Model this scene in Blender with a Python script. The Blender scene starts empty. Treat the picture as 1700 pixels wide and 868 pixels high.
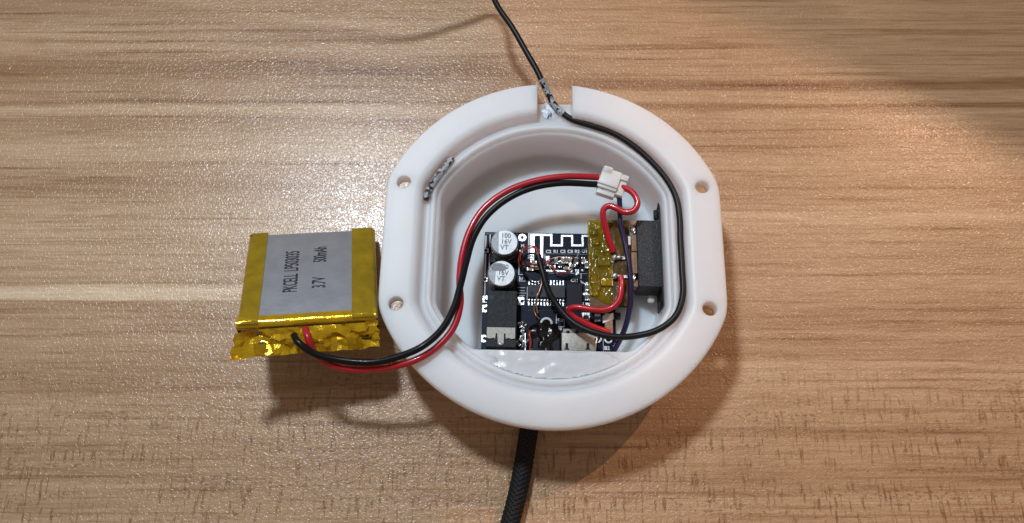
import bpy, bmesh, math, random
from mathutils import Vector, Matrix, noise
random.seed(7)
R = math.radians
sc = bpy.context.scene
sc.unit_settings.system = 'METRIC'
sc.unit_settings.scale_length = 0.001          # one unit is one millimetre
col = sc.collection

# ------------------------------------------------------------------ camera
CAM_Z, TILT, FPX = 190.0, R(19.4), 1400.0
cam = bpy.data.cameras.new('camera'); cam_o = bpy.data.objects.new('camera', cam); col.objects.link(cam_o)
cam.sensor_width = 36; cam.lens = 36*FPX/1700; cam.clip_start = 1; cam.clip_end = 6000
cam_o.location = (0, 0, CAM_Z); cam_o.rotation_euler = (TILT, 0, 0)
sc.camera = cam_o

# ------------------------------------------------------------------ light
world = bpy.data.worlds.new("World"); sc.world = world; world.use_nodes = True
bg = world.node_tree.nodes['Background']
bg.inputs[0].default_value = (1.0, 0.80, 0.66, 1); bg.inputs[1].default_value = 0.19

def look(o, target):
    d = Vector(target) - o.location
    o.rotation_euler = d.to_track_quat('-Z', 'Y').to_euler()

def area(name, loc, target, size, power, color, shape='DISK', size_y=None):
    l = bpy.data.lights.new(name, 'AREA'); l.shape = shape; l.size = size
    if size_y: l.size_y = size_y
    l.energy = power; l.color = color
    o = bpy.data.objects.new(name, l); col.objects.link(o); o.location = loc; look(o, target)
    return o
COOL = Vector((-0.27, 0.42, 1.0)); WARM = Vector((0.80, 0.72, 1.0))
cool_o = area('cool_desk_lamp', Vector((9, 65, 0)) + COOL*400, (0, 70, 0), 50, 1.18e6, (0.80, 0.90, 1.0))
wl = bpy.data.lights.new('warm_spot_lamp', 'SPOT'); wl.energy = 8.8e6; wl.color = (1.0, 0.58, 0.36); wl.shadow_soft_size = 2.2
wl.spot_size = R(70); wl.spot_blend = 0.1
warm_o = bpy.data.objects.new('warm_spot_lamp', wl); col.objects.link(warm_o)
warm_o.location = Vector((9, 65, 0)) + WARM*650; look(warm_o, (20, 60, 0))

sc.render.engine = 'CYCLES'
sc.view_settings.view_transform = 'Standard'; sc.view_settings.look = 'None'
sc.view_settings.exposure = 0.25; sc.view_settings.gamma = 1.0
sc.view_settings.use_curve_mapping = False

# ------------------------------------------------------------------ geometry helpers
SY, CY = math.sin(TILT), math.cos(TILT)
def P(px, py, z):
    """point of the place at height z that stands behind pixel px, py of the photograph"""
    a = (px-850)/FPX; b = (434-py)/FPX
    d = Vector((a, SY + b*CY, -CY + b*SY))
    return Vector((0, 0, CAM_Z)) + d*((CAM_Z-z)/-d.z)

class MB:
    def __init__(self): self.v, self.f, self.m = [], [], []
    def add(self, vs, fs, mi=0):
        n = len(self.v); self.v += [Vector(v) for v in vs]
        self.f += [tuple(n+i for i in f) for f in fs]; self.m += [mi]*len(fs); return self
    def box(self, c, s, rz=0.0, bev=0.0, mi=0, seg=1, mat=None):
        bm = bmesh.new(); bmesh.ops.create_cube(bm, size=1)
        for v in bm.verts: v.co = Vector((v.co.x*s[0], v.co.y*s[1], v.co.z*s[2]))
        if bev > 0: bmesh.ops.bevel(bm, geom=bm.edges[:], offset=bev, segments=seg, affect='EDGES', profile=0.5)
        M = Matrix.Translation(c) @ (mat if mat is not None else Matrix.Rotation(rz, 4, 'Z'))
        bm.verts.ensure_lookup_table()
        self.add([M @ v.co for v in bm.verts], [[v.index for v in f.verts] for f in bm.faces], mi)
        bm.free(); return self
    def span(self, a, b, bev=0.0, mi=0, seg=1):       # box between two corners
        a, b = Vector(a), Vector(b)
        return self.box((a+b)/2, (abs(b.x-a.x), abs(b.y-a.y), abs(b.z-a.z)), 0, bev, mi, seg)
    def rev(self, c, prof, n=40, mi=0, M=None):         # prof: (radius, z) from bottom to top
        vs, fs = [], []
        for r, z in prof:
            for i in range(n):
                t = 2*math.pi*i/n; p = Vector((r*math.cos(t), r*math.sin(t), z))
                if M: p = M @ p
                vs.append(Vector(c)+p)
        for k in range(len(prof)-1):
            for i in range(n):
                j = (i+1) % n; fs.append((k*n+i, k*n+j, (k+1)*n+j, (k+1)*n+i))
        fs.append(tuple(range(n))[::-1]); fs.append(tuple((len(prof)-1)*n+i for i in range(n)))
        return self.add(vs, fs, mi)
    def prism(self, poly, z0, z1, mi=0):
        n = len(poly)
        return self.add([(x, y, z0) for x, y in poly]+[(x, y, z1) for x, y in poly],
            [tuple(range(n))[::-1], tuple(range(n, 2*n))]+[(i, (i+1) % n, n+(i+1) % n, n+i) for i in range(n)], mi)
    def grid(self, nu, nv, fn, mi=0, keep=None):
        vs = [fn(i/nu, j/nv) for j in range(nv+1) for i in range(nu+1)]
        fs = []
        for j in range(nv):
            for i in range(nu):
                if keep is None or keep((i+.5)/nu, (j+.5)/nv):
                    a = j*(nu+1)+i; fs.append((a, a+1, a+nu+2, a+nu+1))
        return self.add(vs, fs, mi)
    def ball(self, c, s, mi=0, n=12, lump=0.0, fl=1.0, seed=0.0):
        vs, fs = [], []
        for k in range(1, n):
            ph = math.pi*k/n
            for i in range(2*n):
                t = math.pi*i/n; d = Vector((math.sin(ph)*math.cos(t), math.sin(ph)*math.sin(t), math.cos(ph)))
                q = 1+lump*noise.noise(d*1.7*fl+Vector((seed, seed*.7, 3)))
                vs.append((c[0]+d.x*s[0]*q, c[1]+d.y*s[1]*q, c[2]+d.z*s[2]*q))
        for k in range(n-2):
            for i in range(2*n):
                j = (i+1) % (2*n); fs.append((k*2*n+i, (k+1)*2*n+i, (k+1)*2*n+j, k*2*n+j))
        m = len(vs); vs += [(c[0], c[1], c[2]+s[2]), (c[0], c[1], c[2]-s[2])]
        for i in range(2*n):
            j = (i+1) % (2*n); fs.append((m, i, j)); fs.append((m+1, (n-2)*2*n+j, (n-2)*2*n+i))
        return self.add(vs, fs, mi)
    def tube(self, pts, r, n=14, step=0.35, caps=True, mi=0, rad=None, keep=None):
        pts = smooth_path([Vector(p) for p in pts], step)
        N = len(pts); T = [(pts[min(i+1, N-1)]-pts[max(i-1, 0)]).normalized() for i in range(N)]
        up = Vector((0, 0, 1)); 
        if abs(T[0].z) > .9: up = Vector((1, 0, 0))
        nx = T[0].cross(up).normalized(); vs = []
        s = 0.0
        for i in range(N):
            if i: s += (pts[i]-pts[i-1]).length
            nx = (nx - T[i]*nx.dot(T[i])).normalized(); ny = T[i].cross(nx)
            for k in range(n):
                t = 2*math.pi*k/n; rr = r if rad is None else rad(s, t, r)
                vs.append(pts[i] + (nx*math.cos(t)+ny*math.sin(t))*rr)
        fs = []
        for i in range(N-1):
            for k in range(n):
                if keep and not keep(vs[i*n+k]): continue
                j = (k+1) % n; fs.append((i*n+k, i*n+j, (i+1)*n+j, (i+1)*n+k))
        if caps: fs += [tuple(range(n))[::-1], tuple((N-1)*n+k for k in range(n))]
        return self.add(vs, fs, mi)
    def obj(self, name, mats, parent=None, smooth=None, M=None):
        me = bpy.data.meshes.new(name)
        vs = [M @ v for v in self.v] if M is not None else self.v
        me.from_pydata([tuple(v) for v in vs], [], self.f)
        if not isinstance(mats, (list, tuple)): mats = [mats]
        for m in mats: me.materials.append(m)
        me.polygons.foreach_set('material_index', self.m); me.validate(); me.update()
        o = bpy.data.objects.new(name, me); col.objects.link(o)
        bm = bmesh.new(); bm.from_mesh(me); bmesh.ops.recalc_face_normals(bm, faces=bm.faces); bm.to_mesh(me); bm.free()
        if smooth is not None: me.shade_smooth(); me.set_sharp_from_angle(angle=R(smooth))
        if parent is not None: o.parent = parent
        return o

def smooth_path(p, step):
    """centripetal spline through the points, sampled evenly"""
    if len(p) < 3:
        n = max(2, int((p[-1]-p[0]).length/step)); return [p[0].lerp(p[-1], i/n) for i in range(n+1)]
    q = [p[0]*2-p[1]] + p + [p[-1]*2-p[-2]]; out = []
    for i in range(1, len(q)-2):
        a, b, c, d = q[i-1], q[i], q[i+1], q[i+2]
        t0 = 0; t1 = t0+max(1e-4, (b-a).length**.5); t2 = t1+max(1e-4, (c-b).length**.5); t3 = t2+max(1e-4, (d-c).length**.5)
        n = max(2, int((c-b).length/step))
        for k in range(n):
            t = t1+(t2-t1)*k/n
            A1 = a*((t1-t)/(t1-t0))+b*((t-t0)/(t1-t0)); A2 = b*((t2-t)/(t2-t1))+c*((t-t1)/(t2-t1)); A3 = c*((t3-t)/(t3-t2))+d*((t-t2)/(t3-t2))
            B1 = A1*((t2-t)/(t2-t0))+A2*((t-t0)/(t2-t0)); B2 = A2*((t3-t)/(t3-t1))+A3*((t-t1)/(t3-t1))
            out.append(B1*((t2-t)/(t2-t1))+B2*((t-t1)/(t2-t1)))
    out.append(p[-1]); return out

def thing(name, label, cat, M=None, group=None):
    o = bpy.data.objects.new(name, None); col.objects.link(o); o.empty_display_size = 2
    if M is not None: o.matrix_world = M
    return tag(o, label, cat, group)
def tag(o, label, cat, group=None):
    o['label'] = label; o['category'] = cat
    if group: o['group'] = group
    return o
def frame(loc, yaw=0.0): return Matrix.Translation(loc) @ Matrix.Rotation(yaw, 4, 'Z')

def lettering(name, text, size, M, mat, parent, sx=1.0, bold=0.0, align='LEFT', space=1.0):
    cu = bpy.data.curves.new(name, 'FONT'); cu.body = text; cu.size = size; cu.extrude = 0.004
    cu.offset = bold; cu.align_x = align; cu.align_y = 'CENTER'; cu.resolution_u = 3; cu.space_character = space
    o = bpy.data.objects.new(name, cu); me = bpy.data.meshes.new_from_object(o); bpy.data.objects.remove(o)
    me.transform(M @ Matrix.Diagonal((sx, 1, 1, 1))); me.name = name; me.materials.clear(); me.materials.append(mat)
    t = bpy.data.objects.new(name, me); col.objects.link(t); t.parent = parent
    return t

# ------------------------------------------------------------------ materials
class NT:
    def __init__(self, name):
        self.m = bpy.data.materials.new(name); self.m.use_nodes = True; self.t = self.m.node_tree
        self.b = self.t.nodes['Principled BSDF']; self.out = self.t.nodes['Material Output']
    def n(self, typ, **kw):
        nd = self.t.nodes.new(typ)
        for k, v in kw.items():
            if k.startswith('i_'): 
                key = k[2:]; key = int(key) if key.isdigit() else key.replace('_', ' ')
                if isinstance(v, bpy.types.NodeSocket): self.t.links.new(v, nd.inputs[key])
                else: nd.inputs[key].default_value = v
            else: setattr(nd, k, v)
        return nd
    def l(self, a, b): self.t.links.new(a, b)
    def math(self, op, a, b=0.0, c=None, clamp=False):
        nd = self.n('ShaderNodeMath', operation=op); nd.use_clamp = clamp
        for i, x in enumerate([a, b] + ([c] if c is not None else [])):
            if isinstance(x, bpy.types.NodeSocket): self.l(x, nd.inputs[i])
            else: nd.inputs[i].default_value = x
        return nd.outputs[0]
    def coords(self, scale=(1, 1, 1), loc=(0, 0, 0), rot=(0, 0, 0)):
        if not hasattr(self, 'tc'): self.tc = self.n('ShaderNodeTexCoord')
        mp = self.n('ShaderNodeMapping'); self.l(self.tc.outputs['Object'], mp.inputs[0])
        mp.inputs['Scale'].default_value = scale; mp.inputs['Location'].default_value = loc; mp.inputs['Rotation'].default_value = rot
        return mp.outputs[0]
    def noise(self, vec, scale=1.0, detail=3.0, rough=0.5, dist=0.0):
        nd = self.n('ShaderNodeTexNoise'); self.l(vec, nd.inputs['Vector'])
        nd.inputs['Scale'].default_value = scale; nd.inputs['Detail'].default_value = detail
        nd.inputs['Roughness'].default_value = rough; nd.inputs['Distortion'].default_value = dist
        return nd.outputs['Fac']
    def ramp(self, fac, stops, interp='LINEAR'):
        r = self.n('ShaderNodeValToRGB'); self.l(fac, r.inputs[0]); cr = r.color_ramp; cr.interpolation = interp
        while len(cr.elements) < len(stops): cr.elements.new(0.5)
        for e, (p, c) in zip(cr.elements, stops):
            e.position = p; e.color = (c, c, c, 1) if isinstance(c, (int, float)) else (*c, 1)
        return r.outputs[0]
    def mix(self, fac, a, b, mode='MIX'):
        nd = self.n('ShaderNodeMix', data_type='RGBA', blend_type=mode)
        for s, x in ((nd.inputs[0], fac), (nd.inputs[6], a), (nd.inputs[7], b)):
            if isinstance(x, bpy.types.NodeSocket): self.l(x, s)
            elif s is nd.inputs[0] or isinstance(x, (int, float)) and s.type == 'VALUE': s.default_value = x
            else: s.default_value = (*x, 1) if len(x) == 3 else x
        return nd.outputs[2]
    def bump(self, h, dist, strength=1.0, normal=None):
        b = self.n('ShaderNodeBump'); self.l(h, b.inputs['Height']); b.inputs['Distance'].default_value = dist; b.inputs['Strength'].default_value = strength
        if normal is not None: self.l(normal, b.inputs['Normal'])
        return b.outputs[0]
    def setc(self, **kw):
        for k, v in kw.items():
            s = self.b.inputs[k.replace('_', ' ')]
            if isinstance(v, bpy.types.NodeSocket): self.l(v, s)
            else: s.default_value = (*v, 1) if isinstance(v, tuple) and len(v) == 3 and s.type == 'RGBA' else v
        return self.m

def plain(name, c, rough=0.5, metal=0.0, bump=None, var=0.12, vscale=1.0, coat=0.0, **kw):
    t = NT(name); co = t.coords()
    f = t.noise(co, vscale, 4, 0.6)
    k = t.ramp(f, [(0.3, 1-var), (0.7, 1+var)])
    cc = t.mix(1.0, c, k, 'MULTIPLY')
    t.setc(Base_Color=cc, Roughness=rough, Metallic=metal, Coat_Weight=coat, **kw)
    if bump: t.l(t.bump(t.noise(co, bump[0], 3, .6), bump[1]), t.b.inputs['Normal'])
    return t.m

def wood_material():
    t = NT('laminate_wood')
    base = t.coords()
    sep = t.n('ShaderNodeSeparateXYZ'); t.l(base, sep.inputs[0]); X, Y = sep.outputs[0], sep.outputs[1]
    w1 = t.noise(t.coords((.008, .02, 1), (3, 1, 0)), 1, 2, .5)
    w2 = t.noise(t.coords((.03, .16, 1), (7, 3, 0)), 1, 3, .55)
    warp = t.math('ADD', t.math('MULTIPLY', t.math('SUBTRACT', w1, .5), 4.0), t.math('MULTIPLY', t.math('SUBTRACT', w2, .5), 2.0))
    Yw = t.math('ADD', Y, warp)
    fac = t.math('DIVIDE', Yw, 160.0, clamp=True)
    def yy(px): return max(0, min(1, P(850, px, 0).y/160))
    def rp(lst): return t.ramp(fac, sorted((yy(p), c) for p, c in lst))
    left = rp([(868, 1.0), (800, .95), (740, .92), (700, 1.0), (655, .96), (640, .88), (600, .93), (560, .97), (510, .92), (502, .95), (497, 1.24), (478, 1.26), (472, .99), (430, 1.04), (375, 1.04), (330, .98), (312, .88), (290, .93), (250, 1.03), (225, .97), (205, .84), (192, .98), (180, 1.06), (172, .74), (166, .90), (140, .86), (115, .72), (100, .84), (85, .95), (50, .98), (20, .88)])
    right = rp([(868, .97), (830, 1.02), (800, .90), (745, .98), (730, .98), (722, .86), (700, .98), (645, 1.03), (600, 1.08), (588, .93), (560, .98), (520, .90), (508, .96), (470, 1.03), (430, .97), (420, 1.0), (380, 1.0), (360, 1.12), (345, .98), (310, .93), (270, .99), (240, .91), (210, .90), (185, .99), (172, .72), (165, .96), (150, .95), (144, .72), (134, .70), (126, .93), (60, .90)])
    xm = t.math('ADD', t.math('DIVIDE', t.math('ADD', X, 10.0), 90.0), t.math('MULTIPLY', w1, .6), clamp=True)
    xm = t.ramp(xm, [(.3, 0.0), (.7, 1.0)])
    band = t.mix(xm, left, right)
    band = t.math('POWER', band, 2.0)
    # grain at three sizes, all stretched along the plank
    g1 = t.ramp(t.noise(t.coords((.035, .9, 1), (0, 0, 0), (0, 0, R(1.2))), 1, 7, .68), [(.3, .72), (.5, 1.0), (.72, 1.16)])
    g2 = t.ramp(t.noise(t.coords((.16, 3.2, 1), (9, 2, 0), (0, 0, R(1.2))), 1, 4, .6), [(.28, .80), (.55, 1.02), (.8, 1.10)])
    streak = t.ramp(t.noise(t.coords((.013, .62, 1), (4, 11, 0)), 1, 7, .66), [(.30, .42), (.38, .70), (.47, 1.0), (.58, 1.0), (.68, 1.16)])
    # short fibres across the plank (ray fleck), only in a wandering band near the bottom
    fleckm = t.ramp(t.math('ADD', t.math('DIVIDE', Y, 100.0), t.math('MULTIPLY', t.math('SUBTRACT', w1, .5), .25)), [(.02, 1.0), (.26, .95), (.40, .4), (.50, .0)])
    fl = t.noise(t.coords((1.25, .17, 1), (0, 4, 0), (0, 0, R(-5))), 1, 4, .6)
    fb = t.ramp(t.noise(t.coords((.03, .20, 1), (2, 8, 0)), 1, 3, .5), [(.36, 0.0), (.52, 1.0)])
    flk = t.math('MULTIPLY', t.math('MULTIPLY', t.ramp(fl, [(.53, 0.0), (.63, 1.0)]), fleckm), fb)
    dots = t.noise(t.coords((.85, 1.5, 1), (5, 5, 0)), 1, 3, .6)
    db = t.ramp(t.noise(t.coords((.02, .35, 1), (12, 6, 0)), 1, 3, .5), [(.48, 0.0), (.60, 1.0)])
    dfm = t.ramp(t.math('DIVIDE', Y, 100.0), [(.30, 1.0), (.55, .35), (1.0, .12)])
    dk = t.math('MULTIPLY', t.math('MULTIPLY', t.ramp(dots, [(.53, 0.0), (.63, 1.0)]), db), dfm)
    hue = t.noise(t.coords((.006, .03, 1), (1, 15, 0)), 1, 3, .5)
    c0 = t.mix(t.ramp(hue, [(.35, 0.0), (.65, 1.0)]), (.515, .345, .21), (.505, .345, .205))
    xh = t.ramp(t.math('DIVIDE', t.math('ADD', X, 130.0), 260.0, clamp=True), [(0.15, 0.0), (0.75, 1.0)])
    c0 = t.mix(xh, c0, (.53, .338, .195))
    kk = t.math('MULTIPLY', t.math('MULTIPLY', band, g1), t.math('MULTIPLY', g2, streak))
    cb = t.n('ShaderNodeCombineColor')
    for i_, e_ in enumerate((.80, 1.08, 1.35)): t.l(t.math('POWER', kk, e_), cb.inputs[i_])
    c0 = t.mix(1.0, c0, cb.outputs[0], 'MULTIPLY')
    c0 = t.mix(t.math('MULTIPLY', flk, .8), c0, (.20, .095, .035))
    c0 = t.mix(t.math('MULTIPLY', dk, .65), c0, (.15, .085, .04))
    # embossed skin of the laminate
    e1 = t.noise(t.coords((1, 1, 1), (0, 0, 0)), 1.55, 1.5, .45, .9)
    e1 = t.ramp(e1, [(.38, 0.0), (.62, 1.0)], 'EASE')
    e2 = t.noise(t.coords((1, 1, 1), (8, 0, 0)), 5.0, 2, .6)
    h = t.math('ADD', e1, t.math('MULTIPLY', e2, .12))
    nrm = t.bump(h, 0.038)
    rg = t.ramp(t.noise(t.coords((.05, .3, 1)), 1, 3, .5), [(.3, .24), (.7, .30)])
    t.setc(Base_Color=c0, Roughness=rg, Specular_IOR_Level=.6); t.l(nrm, t.b.inputs['Normal'])
    return t.m

M_ = {}
M_['wood'] = wood_material()
def plastic(name, c, rough, sss=.5, b=(6, .01)):
    t = NT(name); co = t.coords()
    f = t.noise(co, .12, 4, .6); k = t.ramp(f, [(.3, .96), (.7, 1.0)])
    sp = t.noise(co, 1.1, 2, .4); spot = t.ramp(sp, [(.17, .72), (.2, 1.0)])
    cc = t.mix(1.0, t.mix(1.0, c, k, 'MULTIPLY'), spot, 'MULTIPLY')
    t.setc(Base_Color=cc, Roughness=rough, Subsurface_Weight=sss, Subsurface_Radius=(9.0, 6.0, 5.0), Subsurface_Scale=1.0, Specular_IOR_Level=.4)
    t.l(t.bump(t.noise(co, b[0], 3, .6), b[1]), t.b.inputs['Normal'])
    return t.m
M_['resin'] = plastic('white_resin', (.81, .795, .81), .44, 1.0)
M_['nylon'] = plastic('white_nylon', (.78, .78, .76), .42, .35)
M_['glue'] = plain('clear_hot_glue', (.70, .71, .73), .2, bump=(.8, .06), var=.03)
M_['paleglue'] = plain('pale_blue_glue', (.60, .65, .73), .3, bump=(1.6, .12), var=.12, vscale=1.5)
M_['residue'] = plain('dried_glue_residue', (.40, .43, .47), .45, bump=(2.5, .15), var=.2, vscale=2)
M_['wire_red'] = plain('red_silicone', (.46, .008, .020), .32, bump=(3, .02), var=.08, coat=.25)
M_['wire_black'] = plain('black_silicone', (.006, .006, .007), .34, bump=(3, .02), coat=.06, Specular_IOR_Level=.22)
M_['wire_navy'] = plain('navy_silicone', (.010, .006, .045), .26, bump=(3, .02), coat=.3)
M_['cable'] = plain('black_cable_jacket', (.010, .010, .011), .38, bump=(4, .02), Specular_IOR_Level=.22)
M_['pcb'] = plain('navy_solder_mask', (.003, .008, .024), .38, var=.35, vscale=.5, coat=.0, Specular_IOR_Level=.12)
M_['silk'] = plain('white_silkscreen', (.72, .76, .80), .5)
M_['tin'] = plain('tinned_copper', (.78, .80, .82), .28, .85, bump=(3, .05))
M_['solder'] = plain('solder', (.70, .71, .72), .25, .9, bump=(2, .1))
M_['alu'] = plain('brushed_can_aluminium', (.50, .52, .54), .45, .35, bump=(9, .01))
M_['alu_side'] = plain('can_side_aluminium', (.50, .46, .42), .25, .9)
M_['canprint'] = plain('grey_can_print', (.12, .13, .14), .5)
M_['black'] = plain('black_moulded_plastic', (.018, .021, .025), .42, bump=(2.6, .16), var=.45, Specular_IOR_Level=.2)
M_['chip'] = plain('black_chip_epoxy', (.030, .038, .048), .5, bump=(9, .01), var=.15, Specular_IOR_Level=.25)
M_['chipdark'] = plain('dark_chip_epoxy', (.008, .010, .018), .35, var=.15, Specular_IOR_Level=.2)
M_['steel'] = plain('nickel_plated_steel', (.30, .285, .25), .5, .5, bump=(4, .03), var=.2, vscale=2)
M_['brass'] = plain('old_brass', (.30, .19, .08), .35, .8)
M_['tan'] = plain('ceramic_capacitor_tan', (.34, .22, .13), .45)
M_['ceram'] = plain('resistor_grey', (.12, .12, .13), .4)
M_['phenolic'] = plain('brown_phenolic_board', (.27, .15, .085), .5, var=.3, vscale=1.5)
M_['brownpcb'] = plain('amber_board', (.10, .055, .012), .35, var=.35, vscale=.8)
M_['switch'] = plain('textured_black_steel', (.012, .017, .023), .36, bump=(2.4, .35), var=.8, vscale=3.0, Specular_IOR_Level=.6)
M_['burnt'] = plain('burnt_black_glue', (.005, .004, .004), .2, bump=(.8, .12), var=.3)
M_['pouch'] = plain('aluminium_pouch', (.35, .37, .41), .40, .45, bump=(.5, .10), var=.10, vscale=.25)
M_['ink'] = plain('black_ink', (.02, .02, .025), .5)
M_['enred'] = plain('red_enamel_wire', (.42, .05, .03), .3, .2)
M_['encop'] = plain('copper_wire', (.50, .26, .17), .3, .7)
M_['engreen'] = plain('green_enamel_wire', (.10, .15, .12), .3, .2)
M_['enblue'] = plain('blue_enamel_wire', (.02, .05, .09), .3, .2)
M_['white'] = plain('white_paint', (.70, .70, .72), .5)
M_['braid'] = plain('black_braided_nylon', (.009, .009, .011), .6, var=.3, vscale=2, Specular_IOR_Level=.3)

def kapton_solid(name, c, rough, bump, metal=.35):
    t = NT(name); co = t.coords()
    k = t.ramp(t.noise(co, .35, 4, .6), [(.3, .78), (.7, 1.15)])
    cc = t.mix(1.0, c, k, 'MULTIPLY')
    t.setc(Base_Color=cc, Roughness=rough, Metallic=metal, Coat_Weight=.5, Coat_Roughness=.12)
    t.l(t.bump(t.noise(co, bump[0], 3, .6), bump[1]), t.b.inputs['Normal']); return t.m
M_['tape'] = kapton_solid('amber_polyimide_tape', (.37, .25, .004), .32, (.5, .12))
M_['tapecr'] = kapton_solid('crumpled_amber_tape', (.70, .43, .006), .24, (.9, .15), .55)
def kapton_clear():
    t = NT('clear_amber_tape'); co = t.coords()
    tr = t.n('ShaderNodeBsdfTransparent'); tr.inputs[0].default_value = (.85, .62, .03, 1)
    k = t.ramp(t.noise(co, .5, 4, .6), [(.3, .7), (.7, 1.2)])
    cc = t.mix(1.0, (.26, .20, .006), k, 'MULTIPLY')
    t.setc(Base_Color=cc, Roughness=.16, Coat_Weight=.6, Coat_Roughness=.08)
    t.l(t.bump(t.noise(co, .8, 2, .5), .10), t.b.inputs['Normal'])
    mx = t.n('ShaderNodeMixShader'); mx.inputs[0].default_value = .50
    t.l(tr.outputs[0], mx.inputs[1]); t.l(t.b.outputs[0], mx.inputs[2]); t.l(mx.outputs[0], t.out.inputs[0]); return t.m
M_['tapeclear'] = kapton_clear()

# ------------------------------------------------------------------ the table
tb = MB(); tb.span((-900, -700, -18), (900, 1000, 0), .6)
table = tb.obj('tabletop', M_['wood']); table['kind'] = 'structure'

# added opaque plate, out of view, with openings that trim the warm light
M_['blocker'] = plain('matt_black_blocker', (.01, .01, .01), .9)
def on_plate(px, py, zp=470.0):
    t = P(px, py, 0); W_ = warm_o.location; k = (zp-W_.z)/(t.z-W_.z); return W_.lerp(t, k)
holes = [[(792, -60), (838, 92), (868, 180), (905, 400), (925, 640), (935, 790), (740, 800), (735, 1000), (1900, 1000), (1900, 352), (1695, 245), (1600, 200), (1450, 128), (1315, 62), (1195, 5), (1100, -60)],
         [(1362, -40), (1400, -12), (1500, 45), (1600, 95), (1636, 112), (1630, 96), (1560, 60), (1480, 10), (1420, -40)],
         [(322, 150), (345, 160), (372, 215), (402, 262), (396, 280), (352, 268), (340, 210)]]
bmh = bmesh.new()
def loop(pts):
    vs_ = [bmh.verts.new(p) for p in pts]
    for i in range(len(vs_)): bmh.edges.new((vs_[i], vs_[(i+1) % len(vs_)]))
zc = 470.0; cpl = on_plate(900, 434)
loop([(cpl.x-150, cpl.y-150, zc), (cpl.x+150, cpl.y-150, zc), (cpl.x+150, cpl.y+150, zc), (cpl.x-150, cpl.y+150, zc)])
for h_ in holes: loop([on_plate(*p) for p in h_])
bmesh.ops.triangle_fill(bmh, edges=bmh.edges[:], use_beauty=True)
bad = []
def in_poly(x, y, poly):
    c_ = False
    for i in range(len(poly)):
        a_, b_ = poly[i], poly[i-1]
        if (a_.y > y) != (b_.y > y) and x < (b_.x-a_.x)*(y-a_.y)/(b_.y-a_.y)+a_.x: c_ = not c_
    return c_
HP = [[on_plate(*p) for p in h_] for h_ in holes]
for f in bmh.faces:
    c_ = f.calc_center_median()
    if any(in_poly(c_.x, c_.y, h_) for h_ in HP): bad.append(f)
bmesh.ops.delete(bmh, geom=bad, context='FACES')
ret = bmesh.ops.extrude_face_region(bmh, geom=bmh.faces[:])
for v in ret['geom']:
    if isinstance(v, bmesh.types.BMVert): v.co.z += 1.0
mesh_ = bpy.data.meshes.new('light_blocker'); bmh.to_mesh(mesh_); bmh.free(); mesh_.materials.append(M_['blocker'])
blocker = bpy.data.objects.new('light_blocker', mesh_); col.objects.link(blocker); blocker['kind'] = 'structure'

# ------------------------------------------------------------------ the housing
HC, HY = Vector((8.9, 64.7, 0)), R(-1.0)
HM = frame(HC, HY)
housing = thing('plastic_housing', 'round white plastic housing with a wide flange and two flat sides, open on the table', 'housing', HM)
def outline(r, w, c, th):
    ct, st = abs(math.cos(th)), math.sin(th)
    cand = [r]
    if ct > 1e-4: cand.append(w/ct)
    if c and st < -1e-4: cand.append(c/-st)
    k = 26.0                                        # rounded corners between arc and flat
    m = min(cand)
    s = sum(math.exp(-k*(x/m-1)*4) for x in cand)
    return m*(1-math.log(s)/(k*4))
N = 480
st = [(33.0, 28.2, 0, .0), (34.2, 29.2, 0, .5), (35.4, 30.0, 0, 14.4), (39.5, 36.8, 0, 14.4), (39.9, 37.2, 0, 14.7), (40.0, 37.3, 0, 15.1),
      (40.0, 37.3, 0, 17.3), (39.9, 37.2, 0, 17.7), (39.7, 37.0, 0, 17.93), (39.3, 36.6, 0, 18.0), (34.0, 30.9, 0, 18.0), (33.2, 30.1, 0, 17.9), (32.6, 29.6, 0, 17.55),
      (32.2, 29.2, 0, 16.9), (32.0, 29.0, 0, 15.8), (31.9, 28.9, 0, 15.1), (31.6, 28.6, 0, 14.9), (30.9, 27.8, 0, 14.85), (30.6, 27.5, 0, 14.95), (30.45, 27.35, 0, 15.45), (30.2, 27.1, 0, 15.65), (29.8, 26.7, 0, 15.7),
      (29.5, 26.4, 0, 15.6), (29.35, 26.2, 0, 15.3), (29.3, 26.15, 0, 14.6), (29.15, 26.0, 0, 14.4), (28.75, 25.6, 23.2, 14.38), (28.5, 25.35, 23.0, 14.2), (28.35, 25.2, 22.9, 13.8), (28.3, 25.15, 22.85, 13.0),
      (28.2, 25.0, 22.8, 4.2), (27.9, 24.7, 22.7, 3.5), (27.3, 24.2, 22.4, 3.1), (26.4, 23.4, 21.8, 3.0)]
vs = []
for r, w, c, z in st:
    for i in range(N):
        th = 2*math.pi*i/N; q = outline(r, w, c, th); vs.append((q*math.cos(th), q*math.sin(th), z))
fs = [(k*N+i, k*N+(i+1) % N, (k+1)*N+(i+1) % N, (k+1)*N+i) for k in range(len(st)-1) for i in range(N)]
fs += [tuple(range(N))[::-1], tuple((len(st)-1)*N+i for i in range(N))]
body = MB().add(vs, fs).obj('housing_body', M_['resin'], housing)
cut = MB()
for x, y in ((-33.35, 14.2), (-33.35, -14.1), (33.35, 14.2), (33.35, -14.1)): cut.rev((x, y, 10), [(1.62, 0), (1.62, 12)], 28)
cut.box((.45, 36.1, 17.9), (8.2, 9.0, 6.0), 0, .35, seg=3)       # notch for the cable
cut.box((.45, 40.2, 16.0), (8.2, 8.0, 6.0))
cut_o = cut.obj('notch_cutter', M_['resin'], housing); bpy.context.view_layer.update()
md = body.modifiers.new('cut', 'BOOLEAN'); md.operation = 'DIFFERENCE'; md.solver = 'EXACT'; md.object = cut_o; md.use_self = True
dg = bpy.context.evaluated_depsgraph_get()
me2 = bpy.data.meshes.new_from_object(body.evaluated_get(dg)); body.modifiers.clear(); body.data = me2
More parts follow.
